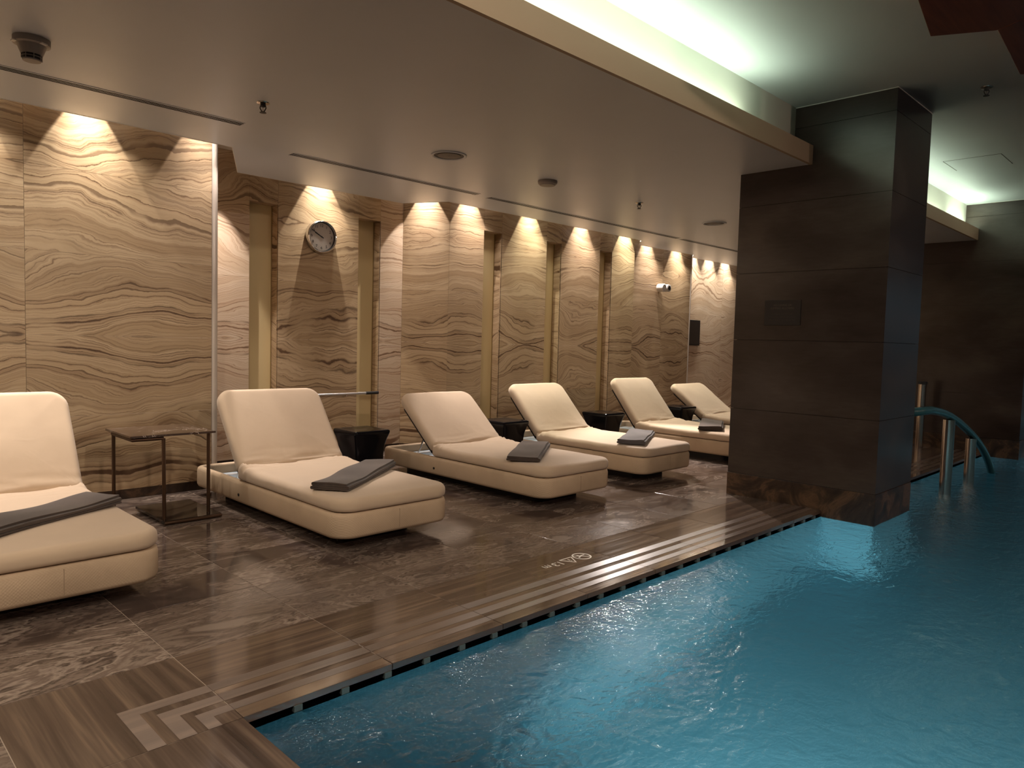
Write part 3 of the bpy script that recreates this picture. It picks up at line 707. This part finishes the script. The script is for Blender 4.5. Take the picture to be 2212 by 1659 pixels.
# ------------------------------------------------------------------ folded towels
def towel(x, y, z, rz, L, Wd, mat, label, seed):
    t = empty('folded_towel', (x, y, z), rz, label, 'towel', 'folded towels on the loungers')
    th = 0.0075; gap = 0.0090; N_ = 4
    cl_ = []                                            # centre line of the fold seen from the end
    for k in range(N_):
        zz = th/2+k*gap; xs = (-Wd/2+0.006+0.004*k, Wd/2-0.006-0.003*k); a, b = xs if k % 2 == 0 else xs[::-1]
        for i in range(7): cl_.append((a+(b-a)*i/6, zz))
        if k < N_-1:
            sg_ = 1 if k % 2 == 0 else -1
            cl_.append((b+sg_*0.0045, zz+gap*0.25)); cl_.append((b+sg_*0.0045, zz+gap*0.75))
    def off(sg_):
        o = []
        for i, p in enumerate(cl_):
            q0 = cl_[max(i-1,0)]; q1 = cl_[min(i+1,len(cl_)-1)]; dx, dz_ = q1[0]-q0[0], q1[1]-q0[1]; l = math.hypot(dx, dz_) or 1
            o.append((p[0]-dz_/l*th/2*sg_, p[1]+dx/l*th/2*sg_))
        return o
    sec = off(1)+off(-1)[::-1]
    nL = 28; LL = []
    for j in range(nL+1):
        s_ = -L/2+L*j/nL; l = []
        for (a, b) in sec:
            dzz = (mnoise.noise(Vector((s_*3+seed, a*5, 0)))+0.5)*0.016*(b/(gap*N_))
            l.append((s_, a+mnoise.noise(Vector((s_*4, seed, b*20)))*0.006, max(0.0006, b+dzz)))
        LL.append(l)
    MB().loops(LL, True, True).build('cloth', mat, t, smooth=60)
    return t
ZT = 0.333
towel(0.86, 4.17, ZT, math.radians(31), 0.86, 0.25, TOWEL, 'dark taupe towel on the leftmost lounger', 1.0)
towel(2.72, 4.17, ZT, math.radians(36), 0.92, 0.25, TOWEL, 'dark taupe towel with layered end on the lounger below the clock', 2.0)
towel(4.47, 4.22, ZT, math.radians(37), 0.92, 0.27, TOWEL, 'dark taupe towel on the low reclined pinkish lounger', 3.0)
towel(6.02, 4.22, ZT, math.radians(28), 0.86, 0.27, TOWELG, 'lighter grey towel on the fourth lounger', 4.0)
towel(7.72, 4.36, ZT, math.radians(28), 0.86, 0.27, TOWEL, 'dark towel partly hidden by the column', 5.0)

# ------------------------------------------------------------------ black glazed side stools
def stool(x, y, label):
    t = empty('side_stool', (x, y, 0), 0, label, 'stool', 'black stools between the loungers')
    L = []
    for z, hw in ((0.0005, 0.145), (0.012, 0.153), (0.05, 0.152), (0.14, 0.146), (0.24, 0.147), (0.32, 0.156), (0.38, 0.171), (0.415, 0.183), (0.432, 0.187), (0.446, 0.185), (0.452, 0.176)):
        L.append([(p[0], p[1], z) for p in rrect(-hw, hw, -hw, hw, 0.022, 5)])
    MB().loops(L, True, False).build('body', BLACKG, t, smooth=50)
    L = []
    for hw, z in ((0.176, 0.452), (0.16, 0.453), (0.12, 0.447), (0.07, 0.442), (0.02, 0.441)):
        L.append([(p[0], p[1], z) for p in rrect(-hw, hw, -hw, hw, min(0.022, hw*0.8), 5)])
    MB().loops(L, False, True).build('seat_top', BLACKG, t, smooth=50)
    return t
stool(3.66, 5.55, 'black glazed stool in front of the right gold strip by the clock')
stool(5.315, 5.40, 'black glazed stool between the pinkish lounger and the grey towel lounger')
stool(6.96, 5.38, 'black glazed stool left of the half hidden upright lounger')
stool(8.60, 5.38, 'farthest black glazed stool beside the low lounger near the column')

# ------------------------------------------------------------------ side table
t = empty('side_table', (1.83, 5.2, 0), 0, 'bronze tube side table with veined marble top between two loungers', 'table')
T = lambda *p: (p[0]-1.83, p[1]-5.2, p[2])
MB().box(1.55-1.83, 2.10-1.83, 4.98-5.2, 5.49-5.2, 0.588, 0.602).build('table_top', TTOP, t, bevel=0.0015)
MB().tube([T(1.575,5.42,0.572), T(1.575,5.012,0.572), T(1.765,5.012,0.572)], 0.0120, 12).build('top_tube', BRONZE, t, smooth=50)
MB().tube([T(1.575,5.40,0.572), T(1.575,5.40,0.001)], 0.0120, 12).build('leg', BRONZE, t, smooth=50)
MB().tube([T(1.765,5.012,0.572), T(1.765,5.0,0.016)], 0.0120, 12).build('leg', BRONZE, t, smooth=50)
MB().tube([T(2.07,5.03,0.588), T(2.07,5.03,0.03)], 0.0120, 12).build('leg', BRONZE, t, smooth=50)
MB().tube([T(1.745,4.945,0.0155), T(2.125,4.945,0.0155)], 0.0120, 12).build('base_tube', BRONZE, t, smooth=50)
MB().box(1.745-1.83, 2.125-1.83, 4.945-5.2, 5.50-5.2, 0.012, 0.030).build('base_plate', SMOKED, t, bevel=0.001)

# ------------------------------------------------------------------ wall clock
ck = empty('wall_clock', (3.905, 6.7395, 2.285), 0, 'round chrome wall clock showing ten to ten', 'clock')
R_ = 0.165
MB().lathe([(R_-0.004, 0.0), (R_, 0.006), (R_+0.001, 0.050), (R_-0.004, 0.068), (R_-0.012, 0.074), (R_-0.018, 0.072), (R_-0.019, 0.040)], (0,0,0), 64, 'y', True, False).build('rim', CHROME, ck, smooth=50)
MB().lathe([(R_-0.019, 0.042), (R_-0.019, 0.056), (R_-0.024, 0.046), (R_-0.025, 0.042)], (0,0,0), 64, 'y', False, False).build('inner_bezel', BLACK, ck, smooth=50)
MB().lathe([(R_-0.019, 0.036), (R_-0.019, 0.040)], (0,0,0), 64, 'y').build('dial', DIAL, ck)
FW = lambda x_, z_, d_=0.0408: M_from((1,0,0), (0,0,1), (x_, -d_, z_))
for h in range(1, 13):
    a = math.radians(90-30*h); text_mesh(str(h), 0.040, BLACK, ck, FW(0.112*math.cos(a), 0.112*math.sin(a)), 'numeral')
def hand(name, ang, L, tail, wd, d_):
    a = math.radians(90-ang); v = Vector((math.cos(a), 0, math.sin(a))); p = Vector((-math.sin(a), 0, math.cos(a)))
    c = v*((L-tail)/2); c.y = -d_
    MB().obox(c, v, p, Vector((0,1,0)), (L+tail)/2, wd/2, 0.0008).build(name, BLACK, ck)
hand('hour_hand', 297, 0.085, 0.02, 0.010, 0.0440); hand('minute_hand', 300, 0.125, 0.025, 0.007, 0.0465)
MB().lathe([(0.007, 0.041), (0.007, 0.049)], (0,0,0), 16, 'y').build('hand_pin', BLACK, ck)

# ------------------------------------------------------------------ telescopic pole on hooks
pl = empty('telescopic_pole', (3.75, 6.68, 0.668), 0, 'silver cleaning pole with black grip resting on wall hooks', 'pole')
MB().tube([(-0.85,0,0),(0.71,0,0.002)], 0.0115, 14).build('outer_tube', ALU, pl, smooth=50)
MB().tube([(0.60,0,0.002),(0.72,0,0.002)], 0.0145, 14).build('clamp_sleeve', ALU, pl, smooth=50)
MB().tube([(0.70,0,0.002),(0.86,0,0.002)], 0.0165, 14).build('grip', BLACK, pl, smooth=50)
hk = MB().tube([(4.2, 6.741, 0.640), (4.2, 6.672, 0.640), (4.2, 6.662, 0.650), (4.2, 6.660, 0.672)], 0.005, 8).build('pole_hook', CHROME, None, smooth=60)
tag(hk, 'small chrome wall hook holding the silver pole', 'hook')

# ------------------------------------------------------------------ white device and dark sign on the far wall sections
ps = empty('projector_spot', (9.80, 6.5595, 2.17), 0, 'small white twin drum device high on the far stone wall', 'wall device')
MB().lathe([(0.045, 0.0), (0.045, 0.02), (0.03, 0.03)], (0,0,0), 24, 'y').build('mount', WHITEP, ps, smooth=40)
MB().lathe([(0.055, 0.02), (0.062, 0.03), (0.062, 0.13), (0.05, 0.14)], (-0.05,0,0), 24, 'y').build('drum', WHITEP, ps, smooth=40)
MB().lathe([(0.05, 0.03), (0.058, 0.04), (0.058, 0.15), (0.045, 0.155)], (0.06,0,0.0), 24, 'y').build('drum', WHITEP, ps, smooth=40)
MB().lathe([(0.035, 0.155), (0.035, 0.158)], (0.06,0,0), 20, 'y').build('lens', DARKP, ps)
ds = empty('notice_board', (11.2, 6.7595, 1.28), 0, 'narrow black notice board on the pale far wall', 'sign')
MB().box(-0.2, 0.19, -0.022, 0.0, 0.0, 0.44).build('frame', BLACK, ds, bevel=0.002)
MB().box(-0.18, 0.17, -0.0235, -0.022, 0.02, 0.42).build('face', SIGND, ds)

# ------------------------------------------------------------------ ceiling fittings
def diffuser(x0, x1, y, label):
    t = empty('linear_diffuser', (x0, y, ZC), 0, label, 'air diffuser', 'slot diffusers in the ceiling')
    L = x1-x0
    MB().box(0, L, -0.040, 0.040, -0.0024, -0.0002).build('slot_backing', VOID, t)
    for y0, y1 in ((-0.055,-0.040),(-0.0225,-0.0155),(0.002,0.009),(0.0265,0.0335)):
        MB().box(0, L, y0, y1, -0.0030, -0.0003).build('blade', WHITEP if 0 else CEIL, t)
    MB().box(0, L, 0.0335, 0.048, -0.0030, -0.0003).build('outer_flange', CEIL, t)
    return t
diffuser(-0.8, 2.303, 5.04, 'leftmost three slot air diffuser in the low ceiling')
diffuser(2.94, 4.97, 5.53, 'slot air diffuser in the ceiling above the clock')
diffuser(5.157, 8.705, 5.555, 'long slot air diffuser beyond the round ceiling speaker')
diffuser(8.81, 12.0, 5.56, 'farthest slot air diffuser running behind the dark column')
def lathe_down(prof): return [(r_, -h) for r_, h in prof]
sd = empty('smoke_detector', (0.922, 4.423, ZC), 0, 'conical smoke detector at the left of the ceiling', 'smoke detector')
MB().lathe([(0.083, -0.0005), (0.083, -0.03), (0.074, -0.034)], (0,0,0), 36).build('base', GREYP, sd, smooth=40)
MB().lathe([(0.066, -0.034), (0.048, -0.080)], (0,0,0), 36).build('housing', GREYP, sd, smooth=40)
MB().lathe([(0.044, -0.080), (0.042, -0.104)], (0,0,0), 36).build('sensing_chamber', BLACK, sd, smooth=40)
MB().lathe([(0.047, -0.0905), (0.047, -0.0925)], (0,0,0), 36).build('guard_ring', GREYP, sd, smooth=40)
MB().lathe([(0.042, -0.104), (0.040, -0.110), (0.015, -0.112)], (0,0,0), 36).build('cap', GREYP, sd, smooth=40)
for i in range(8):
    a = 2*math.pi*i/8; c = Vector((0.0455*math.cos(a), 0.0455*math.sin(a), -0.092))
    MB().obox(c, Vector((math.cos(a), math.sin(a), 0)), Vector((-math.sin(a), math.cos(a), 0)), Vector((0,0,1)), 0.0015, 0.0015, 0.012).build('guard_rib', GREYP, sd)
for a in (0.9, 3.3, 5.2):
    c = Vector((0.080*math.cos(a), 0.080*math.sin(a), -0.0325)); MB().obox(c, Vector((math.cos(a), math.sin(a), 0)), Vector((-math.sin(a), math.cos(a), 0)), Vector((0,0,1)), 0.009, 0.016, 0.003).build('indicator_window', WHITEP, sd)
def sprinkler(x, y, z, label):
    t = empty('sprinkler_head', (x, y, z), 0, label, 'sprinkler', 'ceiling sprinklers')
    MB().lathe([(0.040, -0.0005), (0.038, -0.005), (0.02, -0.008)], (0,0,0), 28).build('escutcheon', STEEL, t, smooth=40)
    MB().lathe([(0.016, -0.006), (0.016, -0.022), (0.010, -0.028)], (0,0,0), 16).build('body', DARKP, t, smooth=40)
    for sx in (-1, 1):
        MB().tube([(0.016*sx*0.707, -0.016*sx*0.707, -0.018), (0.019*sx*0.707, -0.019*sx*0.707, -0.034), (0.010*sx*0.707, -0.010*sx*0.707, -0.050), (0.002*sx, -0.002*sx, -0.060)], 0.0035, 8).build('yoke_arm', DARKP, t, smooth=60)
    MB().tube([(0,0,-0.026),(0,0,-0.058)], 0.003, 8).build('bulb', STEEL, t, smooth=60)
    MB().lathe([(0.020, -0.060), (0.021, -0.063), (0.006, -0.065)], (0,0,0), 20).build('deflector', DARKP, t, smooth=40)
    return t
sprinkler(2.179, 4.467, ZC, 'nearest pendant sprinkler in the low ceiling')
sprinkler(6.299, 4.495, ZC, 'distant pendant sprinkler between detector and far speaker')
sprinkler(6.213, 1.418, ZH, 'pendant sprinkler in the high ceiling right of the column')
def speaker(x, y, label):
    t = empty('ceiling_speaker', (x, y, ZC), 0, label, 'speaker', 'round ceiling speakers')
    MB().lathe([(0.142, -0.0003), (0.141, -0.008), (0.132, -0.012), (0.121, -0.007), (0.119, -0.0006)], (0,0,0), 48, cap0=False, cap1=False).build('rim', CEIL, t, smooth=40)
    MB().lathe([(0.119, -0.0004), (0.119, -0.003), (0.09, -0.0035)], (0,0,0), 48).build('recess', DARKP, t, smooth=40)
    MB().lathe([(0.094, -0.0036), (0.092, -0.008), (0.05, -0.010), (0.01, -0.0105)], (0,0,0), 48).build('grille', plain('brown_grille', (0.085, 0.07, 0.062), 0.45), t, smooth=40)
    MB().lathe([(0.009, -0.0105), (0.006, -0.014)], (0,0,0), 16).build('centre_screw', GREYP, t, smooth=40)
speaker(3.777, 4.546, 'nearer round dark speaker in the low ceiling'); speaker(7.866, 4.522, 'farther round dark speaker close to the column')
dt = empty('ceiling_detector', (4.955, 4.557, ZC), 0, 'flat grey disc detector in the middle of the ceiling', 'detector')
MB().lathe([(0.088, -0.0005), (0.090, -0.010), (0.086, -0.026), (0.074, -0.036)], (0,0,0), 40).build('housing', GREYP, dt, smooth=40)
MB().lathe([(0.072, -0.036), (0.070, -0.041), (0.055, -0.043)], (0,0,0), 40).build('cover', GREYP, dt, smooth=40)
hp = empty('access_hatch', (8.6, 2.0, ZH), 0, 'faint square access hatch in the high ceiling', 'hatch')
for q in ((-0.25,0.25,-0.252,-0.246),(-0.25,0.25,0.246,0.252),(-0.252,-0.246,-0.25,0.25)):
    MB().box(q[0], q[1], q[2], q[3], -0.0015, -0.0002).build('seam_line', DARKP, hp)

# ------------------------------------------------------------------ red-brown canopy hanging over the pool, top right
cn = empty('wood_canopy', (4.7, 0.7, 3.0), 0, 'dark red brown stepped wooden canopy at the top right corner', 'canopy')
C = lambda pts: [(a-4.7, b-0.7) for a, b in pts]
MB().prism(C([(2.9,1.03),(3.972,1.224),(4.473,1.304),(4.616,1.025),(4.2,0.30),(2.9,0.30)]), 0.0, 0.206).build('front_panel', WOOD, cn, bevel=0.004)
MB().prism(C([(4.618,1.022),(5.43,1.068),(5.55,0.80),(5.2,0.30),(4.21,0.30)]), 0.0, 0.206).build('rear_panel', WOOD, cn, bevel=0.004)

# ------------------------------------------------------------------ pool handrails
hr = empty('pool_handrail', (7.66, 1.88, ZW), 0, 'curved teal handrail on two steel posts in the water', 'handrail')
O = Vector((7.66, 1.88, ZW))
pts = [(6.67,2.10,0.755),(6.68,1.98,0.765),(6.72,1.90,0.772),(6.82,1.88,0.776),(7.054,1.88,0.772),(7.35,1.88,0.74),(7.643,1.88,0.692),(7.95,1.88,0.62),(8.244,1.88,0.535),(8.50,1.88,0.455),(8.733,1.88,0.372),(8.97,1.88,0.275),(9.175,1.88,0.17),(9.33,1.88,0.07),(9.47,1.88,-0.04),(9.62,1.88,-0.20)]
MB().tube([Vector(p)-O for p in pts], 0.037, 16).build('rail', TEAL, hr, smooth=70)
MB().lathe([(0.050, -1.3), (0.050, 0.70)], (0,0,0), 24).build('post', STEEL, hr, smooth=50)
MB().lathe([(0.048, -1.3), (0.048, 0.46)], (0.84,0,0), 24).build('post', STEEL, hr, smooth=50)
dp = empty('deck_post', (10.62, 2.944, 0), 0, 'steel post with dark cap standing on the deck behind the handrail', 'post')
MB().lathe([(0.048, 0.0005), (0.048, 0.85)], (0,0,0), 24).build('post', STEEL, dp, smooth=50)
MB().lathe([(0.060, 0.85), (0.060, 0.885)], (0,0,0), 24).build('cap', BLACK, dp, smooth=50)
